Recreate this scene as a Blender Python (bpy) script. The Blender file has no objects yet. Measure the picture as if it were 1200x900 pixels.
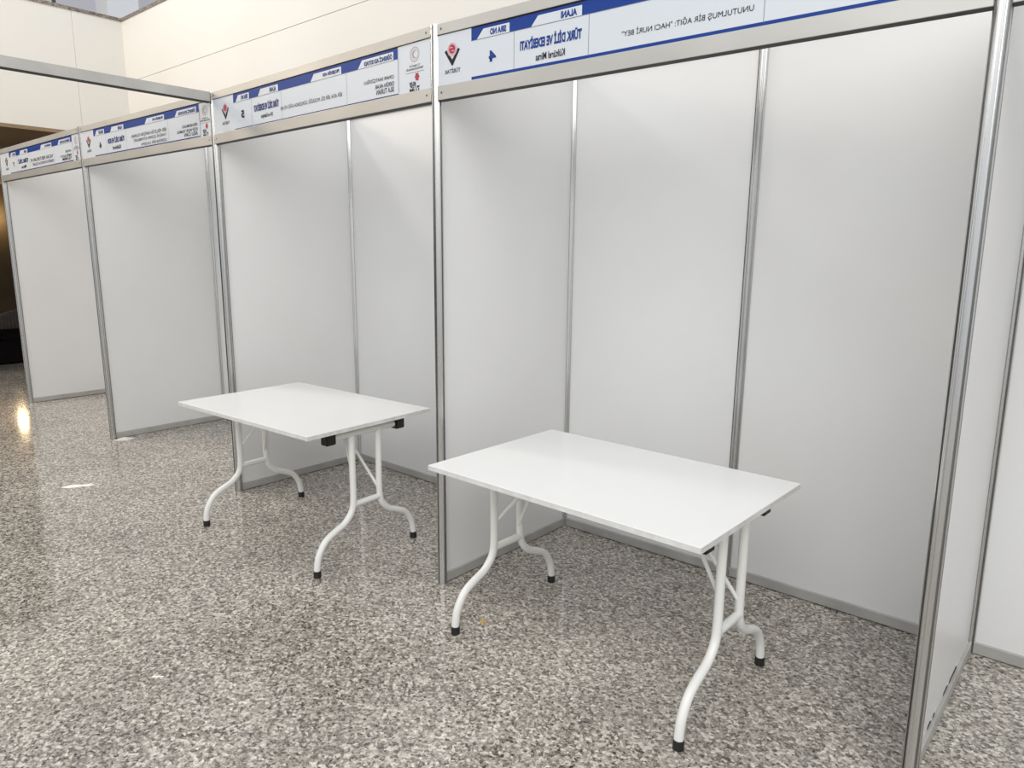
import bpy, bmesh, math, random
from mathutils import Vector, Matrix

random.seed(4)
SC = bpy.context.scene
COL = SC.collection

# ------------------------------------------------------------------ camera
cam_data = bpy.data.cameras.new('camera')
cam = bpy.data.objects.new('camera', cam_data)
COL.objects.link(cam)
cam_data.sensor_width = 36.0
cam_data.lens = 830.6 / 1200 * 36.0
cam_data.clip_start = 0.05
rx, ry, rz = 0.1869, 0.0077, 0.7034
fw = Vector((-math.sin(rz) * math.cos(rx), math.cos(rz) * math.cos(rx), -math.sin(rx)))
r = Vector((math.cos(rz), math.sin(rz), 0))
u = r.cross(fw)
r2 = math.cos(ry) * r + math.sin(ry) * u
u2 = -math.sin(ry) * r + math.cos(ry) * u
cam.matrix_world = Matrix(((r2.x, u2.x, -fw.x, 2.2937), (r2.y, u2.y, -fw.y, -2.2192),
                           (r2.z, u2.z, -fw.z, 1.5695), (0, 0, 0, 1)))
SC.camera = cam

# ------------------------------------------------------------------ world, lights, exposure
world = bpy.data.worlds.new('world')
SC.world = world
world.use_nodes = True
bg = world.node_tree.nodes['Background']
bg.inputs['Color'].default_value = (0.93, 0.96, 1.0, 1)      # overcast daylight through the atrium roof
bg.inputs['Strength'].default_value = 0.62


def area(name, loc, size, power, color, target):
    d = bpy.data.lights.new(name, 'AREA')
    d.shape = 'RECTANGLE'
    d.size, d.size_y = size
    d.energy = power
    d.color = color
    o = bpy.data.objects.new(name, d)
    COL.objects.link(o)
    o.location = loc
    o.rotation_euler = (Vector(target) - Vector(loc)).to_track_quat('-Z', 'Y').to_euler()
    return o


area('atrium_skylight', (3.9, -5.0, 5.6), (7, 5), 255, (1.0, 0.99, 0.97), (0.0, 0.6, 0.8))
area('atrium_lamp', (-5.6, -1.0, 6.6), (0.9, 0.9), 100, (1.0, 0.96, 0.90), (-1.5, 0.6, 0))
area('gallery_lamp_warm', (-6.6, -3.6, 4.6), (0.8, 0.8), 65, (1.0, 0.82, 0.60), (-4.4, 0.0, 1.6))
SC.view_settings.view_transform = 'Standard'
SC.view_settings.look = 'None'
SC.view_settings.gamma = 1.0
SC.view_settings.use_curve_mapping = False
SC.view_settings.exposure = 0.45


# ------------------------------------------------------------------ materials
def mat(name, color, rough=0.5, metal=0.0, spec=0.5, emit=None, estr=0.0):
    m = bpy.data.materials.new(name)
    m.use_nodes = True
    b = m.node_tree.nodes['Principled BSDF']
    b.inputs['Base Color'].default_value = (*color, 1)
    b.inputs['Roughness'].default_value = rough
    b.inputs['Metallic'].default_value = metal
    b.inputs['Specular IOR Level'].default_value = spec
    if emit:
        b.inputs['Emission Color'].default_value = (*emit, 1)
        b.inputs['Emission Strength'].default_value = estr
    return m


def vary(m, c1, c2, scale, detail=4.0, stretch=(1, 1, 1), bump=0.0, rough=None):
    """object-space noise between two colours, optional bump and roughness range"""
    nt = m.node_tree
    b = nt.nodes['Principled BSDF']
    tc = nt.nodes.new('ShaderNodeTexCoord')
    mp = nt.nodes.new('ShaderNodeMapping')
    mp.inputs['Scale'].default_value = stretch
    nz = nt.nodes.new('ShaderNodeTexNoise')
    nz.inputs['Scale'].default_value = scale
    nz.inputs['Detail'].default_value = detail
    cr = nt.nodes.new('ShaderNodeValToRGB')
    cr.color_ramp.elements[0].position = 0.3
    cr.color_ramp.elements[1].position = 0.7
    cr.color_ramp.elements[0].color = (*c1, 1)
    cr.color_ramp.elements[1].color = (*c2, 1)
    nt.links.new(tc.outputs['Object'], mp.inputs['Vector'])
    nt.links.new(mp.outputs['Vector'], nz.inputs['Vector'])
    nt.links.new(nz.outputs['Fac'], cr.inputs['Fac'])
    nt.links.new(cr.outputs['Color'], b.inputs['Base Color'])
    if bump:
        bp = nt.nodes.new('ShaderNodeBump')
        bp.inputs['Strength'].default_value = bump
        bp.inputs['Distance'].default_value = 0.002
        nt.links.new(nz.outputs['Fac'], bp.inputs['Height'])
        nt.links.new(bp.outputs['Normal'], b.inputs['Normal'])
    if rough:
        mr = nt.nodes.new('ShaderNodeMapRange')
        mr.inputs['To Min'].default_value = rough[0]
        mr.inputs['To Max'].default_value = rough[1]
        nt.links.new(nz.outputs['Fac'], mr.inputs['Value'])
        nt.links.new(mr.outputs['Result'], b.inputs['Roughness'])
    return m


def granite():
    m = mat('speckled_granite', (0.3, 0.29, 0.27), 0.085, spec=0.6)
    nt = m.node_tree
    b = nt.nodes['Principled BSDF']
    L = nt.links.new
    tc = nt.nodes.new('ShaderNodeTexCoord')
    nz = nt.nodes.new('ShaderNodeTexNoise')
    nz.inputs['Scale'].default_value = 60
    nz.inputs['Detail'].default_value = 2
    add = nt.nodes.new('ShaderNodeVectorMath'); add.operation = 'MULTIPLY_ADD'
    add.inputs[1].default_value = (0.012, 0.012, 0.012)
    L(tc.outputs['Object'], nz.inputs['Vector'])
    L(nz.outputs['Color'], add.inputs[0])
    L(tc.outputs['Object'], add.inputs[2])
    cols = []
    for scale in (92.0, 165.0):
        v = nt.nodes.new('ShaderNodeTexVoronoi')
        v.inputs['Scale'].default_value = scale
        L(add.outputs['Vector'], v.inputs['Vector'])
        sep = nt.nodes.new('ShaderNodeSeparateColor')
        L(v.outputs['Color'], sep.inputs['Color'])
        cr = nt.nodes.new('ShaderNodeValToRGB')
        cr.color_ramp.interpolation = 'CONSTANT'
        el = cr.color_ramp.elements
        stops = [(0.0, (0.040, 0.037, 0.034)), (0.13, (0.12, 0.108, 0.093)), (0.29, (0.25, 0.225, 0.192)),
                 (0.50, (0.37, 0.335, 0.288)), (0.68, (0.50, 0.455, 0.395)), (0.85, (0.74, 0.70, 0.63))]
        el[0].position, el[0].color = 0.0, (*stops[0][1], 1)
        el[1].position, el[1].color = stops[1][0], (*stops[1][1], 1)
        for p_, c_ in stops[2:]:
            e = el.new(p_); e.color = (*c_, 1)
        L(sep.outputs['Red'], cr.inputs['Fac'])
        cols.append(cr)
    mx = nt.nodes.new('ShaderNodeMix'); mx.data_type = 'RGBA'
    mx.inputs['Factor'].default_value = 0.4
    L(cols[0].outputs['Color'], mx.inputs['A'])
    L(cols[1].outputs['Color'], mx.inputs['B'])
    # broad cloudy variation of the stone
    n2 = nt.nodes.new('ShaderNodeTexNoise')
    n2.inputs['Scale'].default_value = 1.6
    n2.inputs['Detail'].default_value = 3
    L(tc.outputs['Object'], n2.inputs['Vector'])
    mr = nt.nodes.new('ShaderNodeMapRange')
    mr.inputs['From Min'].default_value = 0.3; mr.inputs['From Max'].default_value = 0.7
    mr.inputs['To Min'].default_value = 0.86; mr.inputs['To Max'].default_value = 1.14
    L(n2.outputs['Fac'], mr.inputs['Value'])
    ml = nt.nodes.new('ShaderNodeMix'); ml.data_type = 'RGBA'; ml.blend_type = 'MULTIPLY'
    ml.inputs['Factor'].default_value = 1.0
    L(mx.outputs['Result'], ml.inputs['A'])
    L(mr.outputs['Result'], ml.inputs['B'])
    L(ml.outputs['Result'], b.inputs['Base Color'])
    return m


M_FLOOR = granite()
M_PANEL = vary(mat('white_laminate', (0.76, 0.76, 0.75), 0.32, spec=0.45), (0.73, 0.725, 0.715), (0.77, 0.77, 0.767), 1.3, 5)
M_ALU = vary(mat('anodised_aluminium', (0.62, 0.62, 0.61), 0.26, metal=1.0), (0.60, 0.60, 0.59), (0.68, 0.68, 0.67), 9, 4, (1, 1, 0.12))
M_BEAM = vary(mat('brushed_aluminium_beam', (0.62, 0.61, 0.58), 0.5, metal=0.55), (0.47, 0.46, 0.435), (0.57, 0.56, 0.53), 5, 4, (0.3, 1, 1))
M_DARK = mat('dark_shade_and_chips', (0.02, 0.02, 0.02), 0.6)  # black for the shade painted under beams and for the chipped edge
M_SIGN = mat('sign_paper', (0.61, 0.645, 0.69), 0.45)
M_BLUE = mat('print_blue', (0.008, 0.042, 0.24), 0.5, spec=0.25)
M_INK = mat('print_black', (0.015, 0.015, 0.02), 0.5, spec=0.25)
M_NAVY = mat('print_navy', (0.015, 0.03, 0.16), 0.5, spec=0.25)
M_RED = mat('print_red', (0.40, 0.015, 0.05), 0.5)
M_PINK = mat('print_pink', (0.72, 0.30, 0.34), 0.5)
M_HALO = mat('print_pale_pink', (0.72, 0.50, 0.54), 0.5)
M_TAUPE = mat('print_taupe', (0.36, 0.22, 0.22), 0.5)
M_HAIR = mat('print_grey_line', (0.12, 0.14, 0.2), 0.5)
M_TOP = mat('white_tabletop_laminate', (0.78, 0.78, 0.77), 0.22, spec=0.5)
M_EDGE = vary(mat('tabletop_edge', (0.66, 0.65, 0.62), 0.5), (0.62, 0.61, 0.59), (0.76, 0.755, 0.74), 18, 3)
M_TUBE = mat('white_powder_coat', (0.80, 0.80, 0.77), 0.3)
M_RUBBER = mat('black_rubber', (0.012, 0.012, 0.012), 0.5)
M_STEEL = mat('dark_steel', (0.10, 0.09, 0.08), 0.45, metal=0.7)
M_CREAM = vary(mat('cream_wall_paint', (0.86, 0.83, 0.77), 0.65), (0.71, 0.685, 0.635), (0.745, 0.725, 0.685), 0.6, 3)
M_SEAM = mat('cream_wall_joint', (0.58, 0.54, 0.47), 0.7)
M_CAP = vary(mat('granite_capping', (0.2, 0.17, 0.14), 0.3), (0.06, 0.05, 0.045), (0.38, 0.33, 0.27), 45, 3)
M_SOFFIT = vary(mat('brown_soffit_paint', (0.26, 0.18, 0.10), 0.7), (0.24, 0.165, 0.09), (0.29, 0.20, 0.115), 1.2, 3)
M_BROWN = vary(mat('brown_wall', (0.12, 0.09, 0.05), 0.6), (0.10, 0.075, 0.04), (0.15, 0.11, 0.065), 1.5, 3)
M_UPPER = mat('upper_storey_grey', (0.66, 0.66, 0.70), 0.7)
M_COLUMN = mat('column_white', (0.75, 0.77, 0.80), 0.5)
M_WICKER = vary(mat('dark_wicker', (0.05, 0.035, 0.028), 0.55), (0.03, 0.02, 0.016), (0.09, 0.065, 0.05), 60, 2)
M_SEAT = mat('black_upholstery', (0.005, 0.004, 0.004), 0.9, spec=0.1)
M_SCRAP = vary(mat('torn_paper', (0.82, 0.80, 0.76), 0.7), (0.74, 0.72, 0.67), (0.88, 0.87, 0.84), 30, 3)
M_FILM = mat('crumpled_film', (0.66, 0.64, 0.60), 0.25, spec=0.8)
M_STAIN = mat('ochre_crumb', (0.50, 0.33, 0.10), 0.7)
M_LAMP = mat('lamp_glow', (1, 0.9, 0.7), 0.5, emit=(1.0, 0.85, 0.6), estr=4)


# ------------------------------------------------------------------ helpers
def mesh_obj(name, bm, material, parent=None, smooth=False):
    # shapes are given in world metres; a child's mesh is stored relative to its thing
    q, off = parent, Vector((0, 0, 0))
    while q:
        off += q.location
        q = q.parent
    if off.length > 0:
        bmesh.ops.translate(bm, verts=bm.verts, vec=-off)
    me = bpy.data.meshes.new(name)
    bmesh.ops.recalc_face_normals(bm, faces=bm.faces)
    bm.to_mesh(me)
    bm.free()
    me.materials.append(material)
    if smooth:
        me.polygons.foreach_set('use_smooth', [True] * len(me.polygons))
        if hasattr(me, 'set_sharp_from_angle'):
            me.set_sharp_from_angle(angle=math.radians(42))
    o = bpy.data.objects.new(name, me)
    COL.objects.link(o)
    if parent:
        o.parent = parent
    return o


def raw(name, verts, faces, material, parent=None):
    bm = bmesh.new()
    vs = [bm.verts.new(v) for v in verts]
    for f in faces:
        bm.faces.new([vs[i] for i in f])
    return mesh_obj(name, bm, material, parent)


def thing(name, label, cat, loc, group=None):
    o = bpy.data.objects.new(name, None)
    o.empty_display_size = 0.2
    COL.objects.link(o)
    o.location = loc
    o['label'] = label
    o['category'] = cat
    if group:
        o['group'] = group
    return o


def tag(o, label, cat, group=None):
    o['label'] = label
    o['category'] = cat
    if group:
        o['group'] = group
    return o


def structure(o):
    o['kind'] = 'structure'
    return o


HEX = [(0, 1, 2, 3), (4, 7, 6, 5), (0, 4, 5, 1), (1, 5, 6, 2), (2, 6, 7, 3), (3, 7, 4, 0)]


def bm_hex(bm, v8):
    vs = [bm.verts.new(v) for v in v8]
    for f in HEX:
        bm.faces.new([vs[i] for i in f])


def bm_box(bm, lo, hi):
    (x0, y0, z0), (x1, y1, z1) = lo, hi
    bm_hex(bm, [(x0, y0, z0), (x1, y0, z0), (x1, y1, z0), (x0, y1, z0),
                (x0, y0, z1), (x1, y0, z1), (x1, y1, z1), (x0, y1, z1)])


def box(name, lo, hi, material, parent=None, bevel=0.0):
    bm = bmesh.new()
    bm_box(bm, lo, hi)
    if bevel:
        bmesh.ops.bevel(bm, geom=bm.edges[:], offset=bevel, segments=2, affect='EDGES')
    return mesh_obj(name, bm, material, parent, smooth=bool(bevel))


def smooth_path(pts, n=7):
    """Catmull-Rom through the points"""
    P = [Vector(p) for p in pts]
    P = [2 * P[0] - P[1]] + P + [2 * P[-1] - P[-2]]
    out = []
    for i in range(1, len(P) - 2):
        for k in range(n):
            t = k / n
            a, b, c, d = P[i - 1], P[i], P[i + 1], P[i + 2]
            out.append(0.5 * ((2 * b) + (c - a) * t + (2 * a - 5 * b + 4 * c - d) * t * t + (3 * b - a - 3 * c + d) * t ** 3))
    out.append(P[-2])
    return out


def bm_tube(bm, path, rad, seg=14):
    P = [Vector(p) for p in path]
    rings = []
    ref = None
    for i, p in enumerate(P):
        t = (P[min(i + 1, len(P) - 1)] - P[max(i - 1, 0)]).normalized()
        if ref is None:
            ref = t.cross(Vector((0, 0, 1)))
            if ref.length < 0.1:
                ref = t.cross(Vector((1, 0, 0)))
        ref = (ref - t * ref.dot(t)).normalized()
        b = t.cross(ref)
        rings.append([bm.verts.new(p + rad * (math.cos(2 * math.pi * k / seg) * ref + math.sin(2 * math.pi * k / seg) * b))
                      for k in range(seg)])
    for a, b in zip(rings, rings[1:]):
        for k in range(seg):
            bm.faces.new((a[k], a[(k + 1) % seg], b[(k + 1) % seg], b[k]))
    bm.faces.new(rings[0][::-1])
    bm.faces.new(rings[-1])


def tube(name, path, rad, material, parent, seg=14):
    bm = bmesh.new()
    bm_tube(bm, path, rad, seg)
    return mesh_obj(name, bm, material, parent, smooth=True)


# ------------------------------------------------------------------ the hall
XL, YR = -7.2, 1.7            # planes of the two cream parapet walls that meet in the corner
ZB, ZC = 2.85, 4.215          # underside of the gallery, top of the cream parapets
structure(box('floor', (-16, -11, -0.12), (9, 4.5, 0.0), M_FLOOR))
# right-hand wall behind the booths, in two courses with a joint between them
structure(box('wall_right', (XL, YR, 0.0), (9, YR + 0.25, 3.520), M_CREAM))
structure(box('wall_right', (XL, YR, 3.525), (9, YR + 0.25, ZC), M_CREAM))
structure(box('trim_1', (XL, YR + 0.012, 3.520), (9, YR + 0.25, 3.525), M_SEAM))
# left-hand parapet of the gallery, open below
for y0, y1 in ((-11.0, 1.154), (1.157, YR)):
    structure(box('wall_left', (XL - 0.25, y0, ZB + 0.04), (XL, y1, ZC), M_CREAM))
structure(box('trim_2', (XL - 0.25, 1.154, ZB + 0.04), (XL - 0.010, 1.157, ZC), M_SEAM))
structure(box('trim_3', (XL - 0.28, -11, ZC), (XL + 0.010, YR + 0.25, ZC + 0.036), M_CAP))
structure(box('trim_4', (XL + 0.010, YR - 0.010, ZC), (9, YR + 0.28, ZC + 0.036), M_CAP))
# room under the gallery
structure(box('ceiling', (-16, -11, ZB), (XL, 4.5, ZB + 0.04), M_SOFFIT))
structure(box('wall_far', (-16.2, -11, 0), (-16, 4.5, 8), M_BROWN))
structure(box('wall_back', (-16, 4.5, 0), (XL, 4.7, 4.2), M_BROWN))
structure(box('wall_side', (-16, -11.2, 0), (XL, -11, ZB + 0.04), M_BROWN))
# upper storey behind the capping
structure(box('wall_upper', (-11.2, -11, ZB + 0.04), (-11.0, 7.0, 8.0), M_UPPER))
structure(box('wall_upper', (-11.0, 5.8, ZB + 0.04), (9, 6.0, 8.0), M_UPPER))
structure(box('floor', (-11.0, YR + 0.25, 3.6), (9, 5.8, 3.75), M_UPPER))
tag(box('column', (-8.6, 1.96, ZB + 0.04), (-8.2, 2.36, 8.0), M_COLUMN, None, 0.01),
    'white square column on the gallery behind the parapet corner', 'column')
# slim metal railing standing on the capping
rl = thing('gallery_railing', 'slim dark metal railing on the granite capping above the cream walls', 'railing', (XL - 0.12, YR + 0.12, ZC + 0.036))
for x, y in [(XL - 0.12, YR + 0.12 - 0.79 * k) for k in range(0, 6)] + [(XL + 0.90 + 1.6 * k, YR + 0.12) for k in range(0, 5)]:
    if (x, y) != (XL - 0.12, YR + 0.12):
        box('baluster', (x - 0.016, y - 0.016, ZC + 0.036), (x + 0.016, y + 0.016, ZC + 0.95), M_STEEL, rl)
tube('handrail', [(XL - 0.12, -2.3, ZC + 0.97), (XL - 0.12, YR + 0.12, ZC + 0.97), (0.2, YR + 0.12, ZC + 0.97)], 0.024, M_STEEL, rl, 10)

# ------------------------------------------------------------------ booths
H = 2.47                      # height of the shell scheme
D = 0.968                     # depth of a booth
POSTS = {                     # x, y at the floor and x, y at 2.5 m: the posts lean a little
    'P3': (0.0015, -0.0197, 0.0204, -0.0379), 'C3': (0.0032, 0.9598, 0.0066, 0.9623),
    'M4': (0.9909, 0.9646, 1.0024, 0.9693), 'P4': (1.9925, 0.0195, 1.9837, 0.0362),
    'C4': (2.0119, 0.9573, 2.0006, 0.9562), 'P2': (-1.9445, 0.0144, -1.9452, 0.0158),
    'C2': (-1.9367, 0.9916, -1.9377, 0.9903), 'P1': (-3.9246, -0.0077, -3.9264, -0.0189),
    'C1': (-3.9246, 0.9683, -3.9246, 0.9683), 'P0': (-6.0113, -0.0065, -6.0171, -0.0056),
    'C0': (-6.0113, 0.965, -6.0171, 0.965), 'M3': (-0.967, 0.976, -0.966, 0.976),
    'M2': (-2.931, 0.98, -2.931, 0.98), 'M1': (-4.968, 0.967, -4.970, 0.967),
    'M5': (3.0, 0.957, 3.0, 0.957), 'C5': (4.0, 0.957, 4.0, 0.957), 'P5': (4.0, 0.02, 4.0, 0.03),
}
POST_R = 0.0235


def at(n, z):
    a = POSTS[n]
    t = z / 2.5
    return Vector((a[0] + t * (a[2] - a[0]), a[1] + t * (a[3] - a[1]), z))


def on(A, B, d, z, n=0.0):
    """point on the wall between two posts: d metres from A (from B when negative), n metres off its plane"""
    a, b = at(A, z), at(B, z)
    L = (b - a).length
    e = (b - a) / L
    nrm = Vector((e.y, -e.x, 0))
    return a + e * (d if d >= 0 else L + d) + nrm * n


def slab(name, A, B, d0, d1, z0, z1, n0, n1, material, parent, bevel=0.0):
    bm = bmesh.new()
    bm_hex(bm, [on(A, B, d0, z0, n0), on(A, B, d1, z0, n0), on(A, B, d1, z0, n1), on(A, B, d0, z0, n1),
                on(A, B, d0, z1, n0), on(A, B, d1, z1, n0), on(A, B, d1, z1, n1), on(A, B, d0, z1, n1)])
    if bevel:
        bmesh.ops.bevel(bm, geom=bm.edges[:], offset=bevel, segments=1, affect='EDGES')
    return mesh_obj(name, bm, material, parent)


def post(n, parent):
    """eight-sided extrusion with a groove in every face"""
    bm = bmesh.new()
    prof = []
    ap = POST_R * math.cos(math.pi / 8)
    hw = POST_R * math.sin(math.pi / 8)
    for k in range(8):
        th = k * math.pi / 4
        e, t = Vector((math.cos(th), math.sin(th), 0)), Vector((-math.sin(th), math.cos(th), 0))
        prof.append(e * (ap - 0.0012) - t * (hw - 0.0004))
        prof.append(e * ap - t * (hw * 0.78))
        prof.append(e * ap - t * 0.0042)
        prof.append(e * (ap - 0.011) - t * 0.0042)
        prof.append(e * (ap - 0.011) + t * 0.0042)
        prof.append(e * ap + t * 0.0042)
        prof.append(e * ap + t * (hw * 0.78))
        prof.append(e * (ap - 0.0012) + t * (hw - 0.0004))
    lo = [bm.verts.new(at(n, 0.0) + q) for q in prof]
    hi = [bm.verts.new(at(n, H + 0.004) + q) for q in prof]
    m = len(prof)
    for k in range(m):
        bm.faces.new((lo[k], lo[(k + 1) % m], hi[(k + 1) % m], hi[k]))
    bm.faces.new(lo[::-1])
    bm.faces.new(hi)
    return mesh_obj('post', bm, M_ALU, parent)


M_RAIL = vary(mat('grey_rail', (0.36, 0.35, 0.33), 0.45, metal=0.3), (0.42, 0.41, 0.39), (0.52, 0.51, 0.485), 7, 4)


def wall(A, B, parent):
    slab('wall_panel', A, B, 0.016, -0.016, 0.04, H - 0.015, -0.002, 0.002, M_PANEL, parent)
    slab('bottom_rail', A, B, 0.018, -0.018, 0.004, 0.05, -0.014, 0.014, M_RAIL, parent, 0.0015)
    slab('top_rail', A, B, 0.018, -0.018, H - 0.024, H, -0.014, 0.014, M_BEAM, parent, 0.0015)


def header(A, B, parent):
    for z0, z1 in ((H - 0.042, H), (H - 0.293, H - 0.237)):
        b = slab('header_beam', A, B, 0.02, -0.02, z0, z1, -0.018, 0.018, M_BEAM, parent, 0.0015)
        for d in (0.040, -0.047):
            slab('lock_screw', A, B, d, d + 0.007, (z0 + z1) / 2 - 0.004, (z0 + z1) / 2 + 0.004, 0.0178, 0.0188, M_STEEL, b)
        slab('underside_shade', A, B, 0.021, -0.021, z0 - 0.0012, z0, -0.0172, 0.0172, M_DARK, b)  # thin dark strip paints the shaded underside of the beam


def booth(label, front, back_left, mids, back_right, next_front, posts):
    loc = at(front, 0)
    t = thing('exhibition_booth', label, 'booth', loc, 'row of exhibition booths')
    for n in posts:
        post(n, t)
    wall(front, back_left, t)
    chain = [back_left] + mids + [back_right]
    for a, b in zip(chain, chain[1:]):
        wall(a, b, t)
    header(front, next_front, t)
    return t


booth('white exhibition booth at the far left end of the row, its sign numbered 7', 'P0', 'C0', ['M1'], 'C1', 'P1', ['P0', 'C0', 'M1'])
booth('white exhibition booth left of the farther table, its sign numbered 6', 'P1', 'C1', ['M2'], 'C2', 'P2', ['P1', 'C1', 'M2'])
booth('white exhibition booth with the farther table in it, its sign numbered 5', 'P2', 'C2', ['M3'], 'C3', 'P3', ['P2', 'C2', 'M3'])
booth('white exhibition booth behind the nearest table, its sign numbered 4', 'P3', 'C3', ['M4'], 'C4', 'P4', ['P3', 'C3', 'M4'])
b5 = booth('white exhibition booth at the right edge, beyond the nearest post', 'P4', 'C4', ['M5'], 'C5', 'P5', ['P4', 'C4', 'M5', 'P5', 'C5'])
wall('P5', 'C5', b5)
slab('fascia_board', 'P4', 'P5', 0.02, -0.02, H - 0.24, H - 0.042, 0.010, 0.014, M_SIGN, b5)
# chipped lower edge of the panel beside the nearest post
bm = bmesh.new()
for y0, y1 in ((0.20, 0.26), (0.28, 0.315), (0.44, 0.52), (0.54, 0.68)):
    bm_hex(bm, [on('P4', 'C4', y0, 0.051, 0.0022), on('P4', 'C4', y1, 0.051, 0.0022), on('P4', 'C4', y1, 0.051, 0.0036), on('P4', 'C4', y0, 0.051, 0.0036),
                on('P4', 'C4', y0 + .01, 0.058, 0.0022), on('P4', 'C4', y1 - .015, 0.061, 0.0022), on('P4', 'C4', y1 - .015, 0.061, 0.0036), on('P4', 'C4', y0 + .01, 0.058, 0.0036)])
mesh_obj('chipped_edge', bm, M_DARK, b5)['kind'] = 'stuff'
# crossbeam over the aisle
pc = at('P2', 0)
cb = thing('crossbeam', 'aluminium overhead beam reaching from a booth post out across the aisle', 'beam', (pc.x, -3.0, 0))
bm = bmesh.new()
bm_box(bm, (pc.x - 0.018, -2.977, H - 0.054), (pc.x + 0.018, pc.y - 0.026, H))
bmesh.ops.bevel(bm, geom=bm.edges[:], offset=0.0015, segments=1, affect='EDGES')
b = mesh_obj('beam', bm, M_BEAM, cb)
box('underside_shade', (pc.x - 0.0165, -2.976, H - 0.06), (pc.x + 0.0165, pc.y - 0.027, H - 0.054), M_DARK, b)  # dark strip standing in for shade below the crossbeam
POSTS['X'] = (pc.x, -3.0, pc.x, -3.0)
post('X', cb)


# ------------------------------------------------------------------ fascia signs (their writing reads mirrored, as in the place)
def poly(name, pts, y, material, parent):
    bm = bmesh.new()
    bm.faces.new([bm.verts.new((x, y, z)) for x, z in pts])
    return mesh_obj(name, bm, material, parent)


def rect(name, x0, x1, z0, z1, y, material, parent):
    return poly(name, [(x0, z0), (x1, z0), (x1, z1), (x0, z1)], y, material, parent)


def text_mesh(string, bold):
    cu = bpy.data.curves.new('writing', 'FONT')
    cu.body = string
    cu.size = 1.0
    cu.offset = bold
    cu.resolution_u = 3
    cu.align_x = 'LEFT'
    o = bpy.data.objects.new('writing', cu)
    COL.objects.link(o)
    dg = bpy.context.evaluated_depsgraph_get()
    dg.update()
    me = bpy.data.meshes.new_from_object(o.evaluated_get(dg))
    bpy.data.objects.remove(o)
    bpy.data.curves.remove(cu)
    return me


def writing(string, x0, x1, z0, z1, y, material, parent, bold=0.0, name='lettering', tilt=0.0):
    """print a line so that its ink fills x0..x1, z0..z1; it reads from right to left"""
    me = text_mesh(string, bold)
    xs = [v.co.x for v in me.vertices]
    zs = [v.co.y for v in me.vertices]
    ax, bx, az, bz = min(xs), max(xs), min(zs), max(zs)
    for v in me.vertices:
        px = x1 - (v.co.x - ax) / (bx - ax) * (x1 - x0)
        pz = z0 + (v.co.y - az) / (bz - az) * (z1 - z0)
        v.co = (px, y, pz + tilt * (px - x0))
    me.materials.clear()
    me.materials.append(material)
    me.name = name
    o = bpy.data.objects.new(name, me)
    COL.objects.link(o)
    o.parent = parent
    return o


def disc(name, cx, cz, r0, y, material, parent, r1=0.0, n=28):
    bm = bmesh.new()
    ring = lambda q: [bm.verts.new((cx + q * math.cos(2 * math.pi * k / n), y, cz + q * math.sin(2 * math.pi * k / n))) for k in range(n)]
    a = ring(r0)
    if r1:
        c = ring(r1)
        for k in range(n):
            bm.faces.new((a[k], a[(k + 1) % n], c[(k + 1) % n], c[k]))
    else:
        bm.faces.new(a)
    return mesh_obj(name, bm, material, parent)


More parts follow.
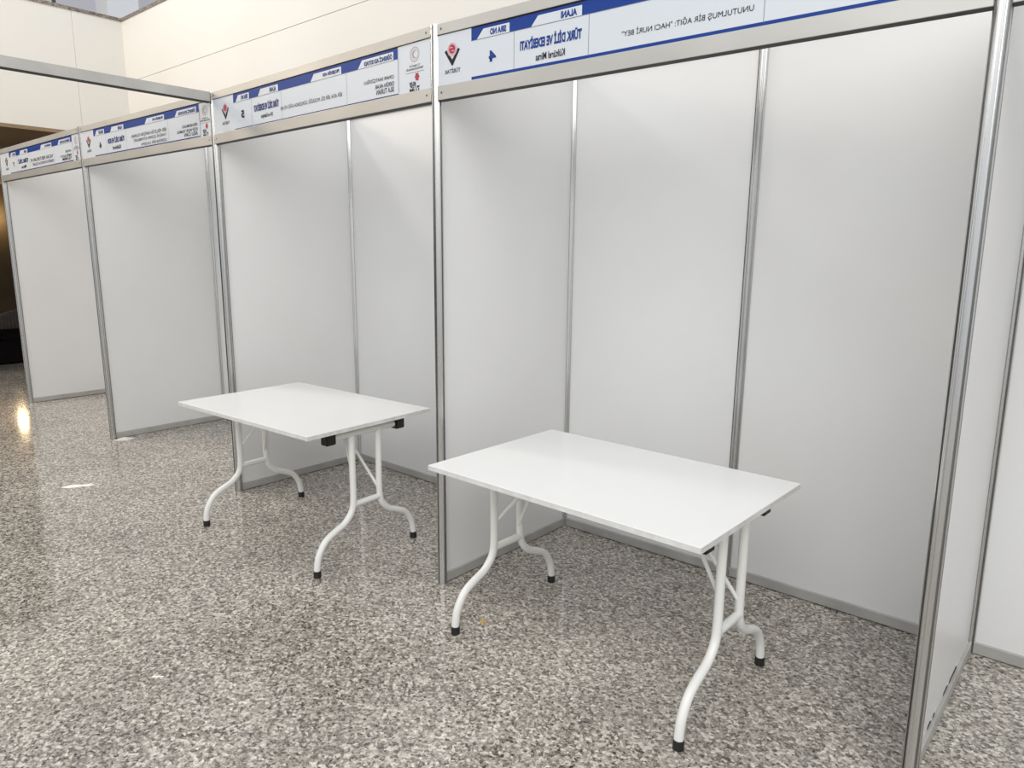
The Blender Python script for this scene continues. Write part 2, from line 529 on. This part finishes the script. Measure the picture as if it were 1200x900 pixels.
def sign(A, B, bl, br, label, number, field, sub, title, names, stripe, sheet, navy):
    L = (at(B, 2.35) - at(A, 2.35)).length
    t = thing('fascia_sign', label, 'sign', (0, 0, 0), 'booth number signs')
    ZT, ZB = 0.24, 0.053
    z = lambda w: w - (H - 0.293) - 0.0             # world height to sign height
    box('board', (0.022, -0.014, z(H - 0.24)), (L - 0.022, -0.010, z(H - 0.0435)), M_SIGN, t)
    y = -0.0144
    zs_t = z(2.4225)
    W = br - bl
    X = lambda q: bl + q * W
    if sheet:
        box('sheet', (bl, -0.0160, z(2.2334)), (br, -0.0142, zs_t), M_SIGN, t)
        y = -0.0164
    ZBAND, ZTAB = z(2.379), z(2.4125)
    rect('blue_band', bl, br, ZBAND, zs_t, y, M_BLUE, t)
    rect('shade_gap', bl, br, zs_t, z(2.4265), -0.0143, M_INK, t)  # black line drawn in as the shadow below the top beam
    rect('stripe', bl, br, z(2.2334), z(2.2334) + stripe, y, M_BLUE if not sheet else M_NAVY, t)
    for q0, q1, q2 in ((0.018, 0.040, 0.123), (0.188, 0.208, 0.330), (0.537, 0.559, 0.715), (0.804, 0.826, 0.980)):
        poly('tab', [(X(q0), ZBAND - 0.001), (X(q2), ZBAND - 0.001), (X(q2), ZTAB), (X(q1), ZTAB)], y - 0.0005, M_SIGN, t)
    for q in (0.137, 0.349, 0.742, 1.0):
        rect('divider', X(q) - 0.0008, X(q) + 0.0008, z(2.24), ZBAND, y - 0.0002, M_HAIR, t)
    rect('divider', bl, br, ZBAND - 0.0018, ZBAND - 0.0004, y - 0.0008, M_HAIR, t)
    yt = y - 0.0012
    h0, h1 = z(2.3835), z(2.4070)
    ink = M_BLUE if navy else M_NAVY
    writing('SIRA NO', X(0.062), X(0.113), h0, h1, yt, ink, t, 0.05)
    writing('ALANI', X(0.273), X(0.317), h0, h1, yt, ink, t, 0.05)
    writing('PROJENİN ADI', X(0.612), X(0.705), h0, h1 + 0.002, yt, ink, t, 0.05)
    writing('ÖĞRENCİ ADI SOYADI', X(0.838), X(0.975), h0, h1 + 0.002, yt, ink, t, 0.05)
    writing(number, X(0.058), X(0.081), z(2.287), z(2.328), yt, M_BLUE if navy else M_INK, t, 0.045)
    writing(field, X(0.156), X(0.331), z(2.303), z(2.347), yt, ink, t, 0.045)
    writing(sub, X(0.203), X(0.286), z(2.258), z(2.283), yt, M_INK, t, 0.02)
    n = len(title)
    for i, (line, q0, q1) in enumerate(title):
        zc = z(2.289) + ((n - 1) / 2 - i) * 0.033
        writing(line, X(q0), X(q1), zc - 0.0125, zc + 0.0145, yt, M_INK, t, 0.0)
    for i, (line, q0, q1) in enumerate(names):
        zc = z(2.313) - i * 0.0265
        writing(line, X(q0), X(q1), zc - 0.0105, zc + 0.0115, yt, M_INK, t, 0.01)
    # science council emblem: a black chevron holding a red globe, name below
    cx, yl = bl - 0.103, -0.0146
    e = poly('chevron_emblem', [(cx - 0.042, z(2.358)), (cx - 0.032, z(2.365)), (cx, z(2.325)), (cx + 0.032, z(2.365)), (cx + 0.042, z(2.358)), (cx + 0.003, z(2.302)), (cx - 0.003, z(2.302))], yl, M_INK, t)
    disc('halo', cx, z(2.363), 0.0265, yl - 0.0003, M_HALO, e, 0.0245)
    disc('halo', cx, z(2.363), 0.0225, yl - 0.0003, M_PINK, e, 0.0195)
    disc('globe', cx, z(2.364), 0.0172, yl - 0.0006, M_RED, e)
    rect('globe_band', cx - 0.012, cx + 0.002, z(2.3690), z(2.3715), yl - 0.0009, M_SIGN, e)
    rect('globe_band', cx - 0.002, cx + 0.012, z(2.3560), z(2.3585), yl - 0.0009, M_SIGN, e)
    writing('TÜBİTAK', cx - 0.044, cx + 0.044, z(2.273), z(2.294), yl, M_INK, t, 0.02)
    # ministry roundel and lines, then the tilted block letters under a red knot
    cx = br + (L - 0.025 - br) * 0.53
    e = disc('round_emblem', cx, z(2.380), 0.030, yl, M_TAUPE, t, 0.0275)
    disc('ring', cx, z(2.380), 0.0225, yl, M_TAUPE, e, 0.021)
    bm = bmesh.new()
    pts = []
    for k in range(15):
        th = math.radians(50 + 260 * k / 14)
        pts.append((cx + 0.001 + 0.0155 * math.cos(th), z(2.380) + 0.0155 * math.sin(th)))
    for k in range(15):
        th = math.radians(300 - 240 * k / 14)
        pts.append((cx + 0.005 + 0.0125 * math.cos(th), z(2.380) + 0.0125 * math.sin(th)))
    bm.faces.new([bm.verts.new((px, yl - 0.0003, pz)) for px, pz in pts])
    mesh_obj('crescent', bm, M_TAUPE, e)
    writing('T.C. SANAYİ VE', cx - 0.034, cx + 0.034, z(2.331), z(2.342), yl, M_INK, t, 0.02)
    writing('TEKNOLOJİ BAKANLIĞI', cx - 0.055, cx + 0.055, z(2.316), z(2.330), yl, M_INK, t, 0.02)
    rect('divider', cx - 0.06, cx + 0.06, z(2.3085), z(2.3098), yl, M_INK, t)
    e = disc('knot_emblem', cx + 0.014, z(2.289), 0.009, yl, M_RED, t)
    for k in range(6):
        th = k * math.pi / 3
        disc('loop', cx + 0.014 + 0.0095 * math.cos(th), z(2.289) + 0.0115 * math.sin(th), 0.0055, yl - 0.0003, M_RED, e, n=10)
    for i, (w, x0, x1) in enumerate((('BİLİM', -0.006, 0.035), ('ve TOP', -0.034, 0.03), ('LUM', -0.036, 0.026))):
        zc = z(2.2685) - i * 0.0145
        writing(w, cx + x0 - (0.03 if i == 0 else 0), cx + x1 - (0.03 if i == 0 else 0), zc - 0.007, zc + 0.0065, yl, M_INK, t, 0.05, tilt=-0.05)
    a, bq = at(A, 2.35), at(B, 2.35)
    t.location = (a.x, a.y, H - 0.293)
    t.rotation_euler = (0, 0, math.atan2(bq.y - a.y, bq.x - a.x))
    return t


sign('P3', 'P4', 0.205, 1.770, 'large blue and white sign numbered 4 over the nearest booth', '4',
     'TÜRK DİLİ VE EDEBİYATI', 'Kültürel Miras', [('UNUTULMUŞ BİR AĞIT: "HACI NURİ BEY"', 0.434, 0.722)], [], 0.011, False, True)
sign('P2', 'P3', 0.270, 1.735, 'blue and white sign numbered 5 over the booth with the farther table', '5',
     'TÜRK DİLİ VE EDEBİYATI', 'Dil ve Edebiyat', [('BİR ADA, BİR DİL MOZAİĞİ: GÖKÇEADA AĞIZ ATLASI', 0.342, 0.715)],
     [('ÇINAR SAATÇİOĞLU', 0.834, 0.980), ('DERİN AKAR', 0.889, 0.980), ('SILA TURAN', 0.895, 0.980)], 0.004, True, False)
sign('P1', 'P2', 0.256, 1.835, 'small blue and white sign numbered 6, second from the far left end', '6',
     'TÜRK DİLİ VE EDB', 'Kültürel', [('BİR MİLLETİN HAFIZASI OLARAK', 0.401, 0.725), ('TARİHİ ÇEŞME KİTABELERİ', 0.420, 0.725), ('ÜZERİNE BİR ÇALIŞMA', 0.490, 0.725)],
     [('NİSA ERDEM KAYA', 0.860, 0.980), ('ELİF NUR YILMAZ', 0.815, 0.980), ('ASLI CAN', 0.875, 0.980)], 0.007, True, False)
sign('P0', 'P1', 0.305, 1.915, 'smallest blue and white sign, numbered 7, at the far left end', '7',
     'TÜRK DİLİ', 'Miras', [('YAZAR MEKTUPLARI VE', 0.370, 0.725), ('EDEBİYATIMIZDA İZLERİ', 0.395, 0.725)],
     [('AYŞE', 0.905, 0.980), ('EMİR KAYA', 0.830, 0.980), ('YILDIRIM', 0.855, 0.980)], 0.007, True, False)


# ------------------------------------------------------------------ folding tables
TOP_Z, TL, TW, TT = 0.73, 1.175, 0.785, 0.020
RT = 0.0165


def make_table(label):
    t = thing('folding_table', label, 'table', (0, 0, 0), 'white folding tables')
    bm = bmesh.new()
    bm_box(bm, (-TL / 2, -TW / 2, TOP_Z - 0.004), (TL / 2, TW / 2, TOP_Z))
    bmesh.ops.bevel(bm, geom=[e for e in bm.edges], offset=0.0012, segments=1, affect='EDGES')
    mesh_obj('tabletop', bm, M_TOP, t)
    box('edge_band', (-TL / 2, -TW / 2, TOP_Z - TT), (TL / 2, TW / 2, TOP_Z - 0.004), M_EDGE, t)
    zt = 0.672
    for s in (-1, 1):
        x = s * 0.515
        tube('top_tube', [(x, -0.19, zt), (x, 0.19, zt)], RT, M_TUBE, t)
        tube('crossbar', [(x, -0.085, 0.305), (x, 0.085, 0.305)], 0.0155, M_TUBE, t)
        for q in (-1, 1):
            path = smooth_path([(x, q * 0.085, zt), (x, q * 0.085, 0.5), (x, q * 0.085, 0.34), (x, q * 0.098, 0.272), (x, q * 0.145, 0.222),
                                (x, q * 0.205, 0.196), (x, q * 0.265, 0.163), (x, q * 0.305, 0.105), (x, q * 0.318, 0.05), (x, q * 0.319, 0.012)])
            lg = tube('leg', path, RT, M_TUBE, t)
            tube('rubber_foot', [(x, q * 0.3185, 0.034), (x, q * 0.3193, 0.0)], RT + 0.002, M_RUBBER, lg)
            box('bracket', (x - 0.024, q * 0.222 - 0.028, TOP_Z - TT - 0.066), (x + 0.024, q * 0.222 + 0.028, TOP_Z - TT), M_RUBBER, t, 0.004)
            zb = 0.425 if q < 0 else 0.365
            tube('brace', [(x - s * 0.003, q * (0.085 - 0.012), zb), (x - s * 0.10, q * 0.034, zb + (0.63 - zb) * 0.60), (x - s * 0.165, 0, 0.635)], 0.0075, M_TUBE, t, 8)
        tube('brace_rod', [(x - s * 0.155, 0, 0.615), (x - s * 0.235, 0, 0.706)], 0.006, M_STEEL, t, 8)
        box('brace_plate', (x - s * 0.235 - 0.035, -0.03, TOP_Z - TT - 0.012), (x - s * 0.235 + 0.035, 0.03, TOP_Z - TT), M_STEEL, t)
    return t


def copy_tree(o, parent=None):
    c = o.copy()
    COL.objects.link(c)
    c.parent = parent
    for ch in list(o.children):
        copy_tree(ch, c)
    return c


t1 = make_table('white folding table nearest the camera, standing under the number 4 sign')
t2 = copy_tree(t1)
t2['label'] = 'white folding table farther left, standing under the number 5 sign'
t1.location = (0.893, 0.004, 0)
t1.rotation_euler.z = math.radians(-1.3)
t2.location = (-1.022, -0.078, 0)
t2.rotation_euler.z = math.radians(2.0)


# ------------------------------------------------------------------ litter on the floor
def scrap(label, cx, cy, outline, height, material, name='paper_scrap', cat='paper scrap'):
    bm = bmesh.new()
    lo = [bm.verts.new((cx + x, cy + y, 0.0004)) for x, y in outline]
    hi = [bm.verts.new((cx + x * 0.96, cy + y * 0.96, 0.0012 + height * abs(math.sin(3.1 * i)))) for i, (x, y) in enumerate(outline)]
    mid = bm.verts.new((cx, cy, 0.0012 + height * 0.55))
    n = len(outline)
    for k in range(n):
        bm.faces.new((lo[k], lo[(k + 1) % n], hi[(k + 1) % n], hi[k]))
        bm.faces.new((hi[k], hi[(k + 1) % n], mid))
    bm.faces.new(lo[::-1])
    return tag(mesh_obj(name, bm, material), label, cat)


def along(dirx, pts):
    a = math.radians(dirx)
    return [(x * math.cos(a) - y * math.sin(a), x * math.sin(a) + y * math.cos(a)) for x, y in pts]


scrap('torn strip of white paper lying alone on the open floor left of the tables', -2.83, -0.645,
      along(58, [(-0.10, -0.008), (-0.05, -0.03), (0.0, -0.028), (0.03, -0.018), (0.07, -0.03), (0.10, 0.0), (0.075, 0.028), (0.03, 0.012), (-0.02, 0.03), (-0.06, 0.022)]), 0.01, M_SCRAP)
scrap('crumpled pale plastic film at the foot of a booth post', -3.842, 0.045,
      along(62, [(-0.075, -0.02), (-0.03, -0.04), (0.03, -0.036), (0.08, -0.01), (0.06, 0.02), (0.02, 0.034), (-0.04, 0.026)]), 0.035, M_FILM, 'plastic_film', 'litter')
scrap('tiny white paper sliver on the bare floor in the foreground', -0.248, -1.246,
      along(40, [(-0.022, -0.004), (0.02, -0.005), (0.022, 0.004), (-0.02, 0.005)]), 0.003, M_SCRAP, 'paper_sliver', 'paper scrap')
scrap('ochre crumb on the floor beside the left front leg of the nearest table', 0.39, -0.156,
      along(30, [(-0.016, -0.01), (0.004, -0.016), (0.016, 0.0), (0.006, 0.012), (-0.012, 0.01)]), 0.004, M_STAIN, 'crumb', 'crumb')
for i, (x, y, w) in enumerate(((-1.66, 0.86, 0.016), (-1.60, 0.80, 0.022), (-1.50, 0.84, 0.014), (-1.42, 0.76, 0.018), (-1.28, 0.80, 0.012),
                               (-1.22, 0.70, 0.015), (-1.05, 0.78, 0.016), (-3.72, 0.80, 0.016), (-3.66, 0.90, 0.012))):
    o = scrap('small white paper crumb swept against the booth wall behind the farther table' if i < 7 else 'small white paper crumb beside the wall of the booth numbered 6',
              x, y, along(40 * i, [(-w, -w * 0.4), (w * 0.3, -w * 0.7), (w, 0.1 * w), (w * 0.1, w * 0.6)]), 0.006, M_SCRAP, 'paper_crumb', 'paper scrap')
    o['group'] = 'paper crumbs behind the farther table' if i < 7 else 'paper crumbs in booth 6'

# ------------------------------------------------------------------ armchair in the dark room under the gallery
s = thing('wicker_armchair', 'dark wicker armchair with black seat in the room beyond the row', 'armchair', (-9.35, 1.05, 0))
box('base', (-9.7, 0.42, 0.02), (-8.95, 1.68, 0.32), M_SEAT, s, 0.02)
box('seat_cushion', (-9.62, 0.52, 0.32), (-8.93, 1.58, 0.42), M_SEAT, s, 0.03)
for q in (-1, 1):
    box('armrest', (-9.7, 1.05 + q * 0.57 - 0.06, 0.32), (-8.95, 1.05 + q * 0.57 + 0.06, 0.45), M_SEAT, s, 0.03)
bm = bmesh.new()
n = 24
rim = []
prev = None
for k in range(n + 1):
    v = k / n
    yy = 0.42 + 1.26 * v
    zz = 0.44 + 0.24 * math.sin(math.pi * v)
    ring = [bm.verts.new((-9.72, yy, 0.30)), bm.verts.new((-9.66, yy, 0.30)), bm.verts.new((-9.66, yy, zz)), bm.verts.new((-9.72, yy, zz))]
    rim.append((-9.69, yy, zz))
    if prev:
        for a in range(4):
            bm.faces.new((prev[a], prev[(a + 1) % 4], ring[(a + 1) % 4], ring[a]))
    else:
        bm.faces.new(ring)
    prev = ring
bm.faces.new(prev[::-1])
bk = mesh_obj('backrest', bm, M_WICKER, s)
tube('rim', rim, 0.028, M_WICKER, bk, 8)
bm = bmesh.new()
for k in range(30):
    v = (k + 0.5) / 30
    bm_tube(bm, [(-9.65, 0.42 + 1.26 * v, 0.36), (-9.65, 0.42 + 1.26 * v, 0.43 + 0.23 * math.sin(math.pi * v))], 0.009, 5)
o = mesh_obj('weave', bm, M_WICKER, bk)
o['kind'] = 'stuff'
for x in (-9.66, -9.0):
    for yy in (0.47, 1.63):
        box('leg', (x - 0.025, yy - 0.025, 0), (x + 0.025, yy + 0.025, 0.03), M_SEAT, s)

# warm wall lamp deep in that room: its reflection is the bright dot on the polished floor
lamp = thing('wall_lamp', 'small glowing wall lamp in the dark room under the gallery', 'lamp', (-15.99, 2.4, 2.21))
box('lamp_plate', (-15.998, 2.33, 2.14), (-15.96, 2.47, 2.28), M_STEEL, lamp, 0.006)
bm = bmesh.new()
bmesh.ops.create_uvsphere(bm, u_segments=16, v_segments=10, radius=0.06)
bmesh.ops.translate(bm, verts=bm.verts, vec=(-15.90, 2.4, 2.21))
mesh_obj('lamp_globe', bm, M_LAMP, lamp, smooth=True)
ld = bpy.data.lights.new('wall_lamp_glow', 'POINT')
ld.energy = 10
ld.color = (1.0, 0.72, 0.40)
ld.shadow_soft_size = 0.08
lo_ = bpy.data.objects.new('wall_lamp_glow', ld)
COL.objects.link(lo_)
lo_.parent = lamp
lo_.location = (0.28, 0, 0)
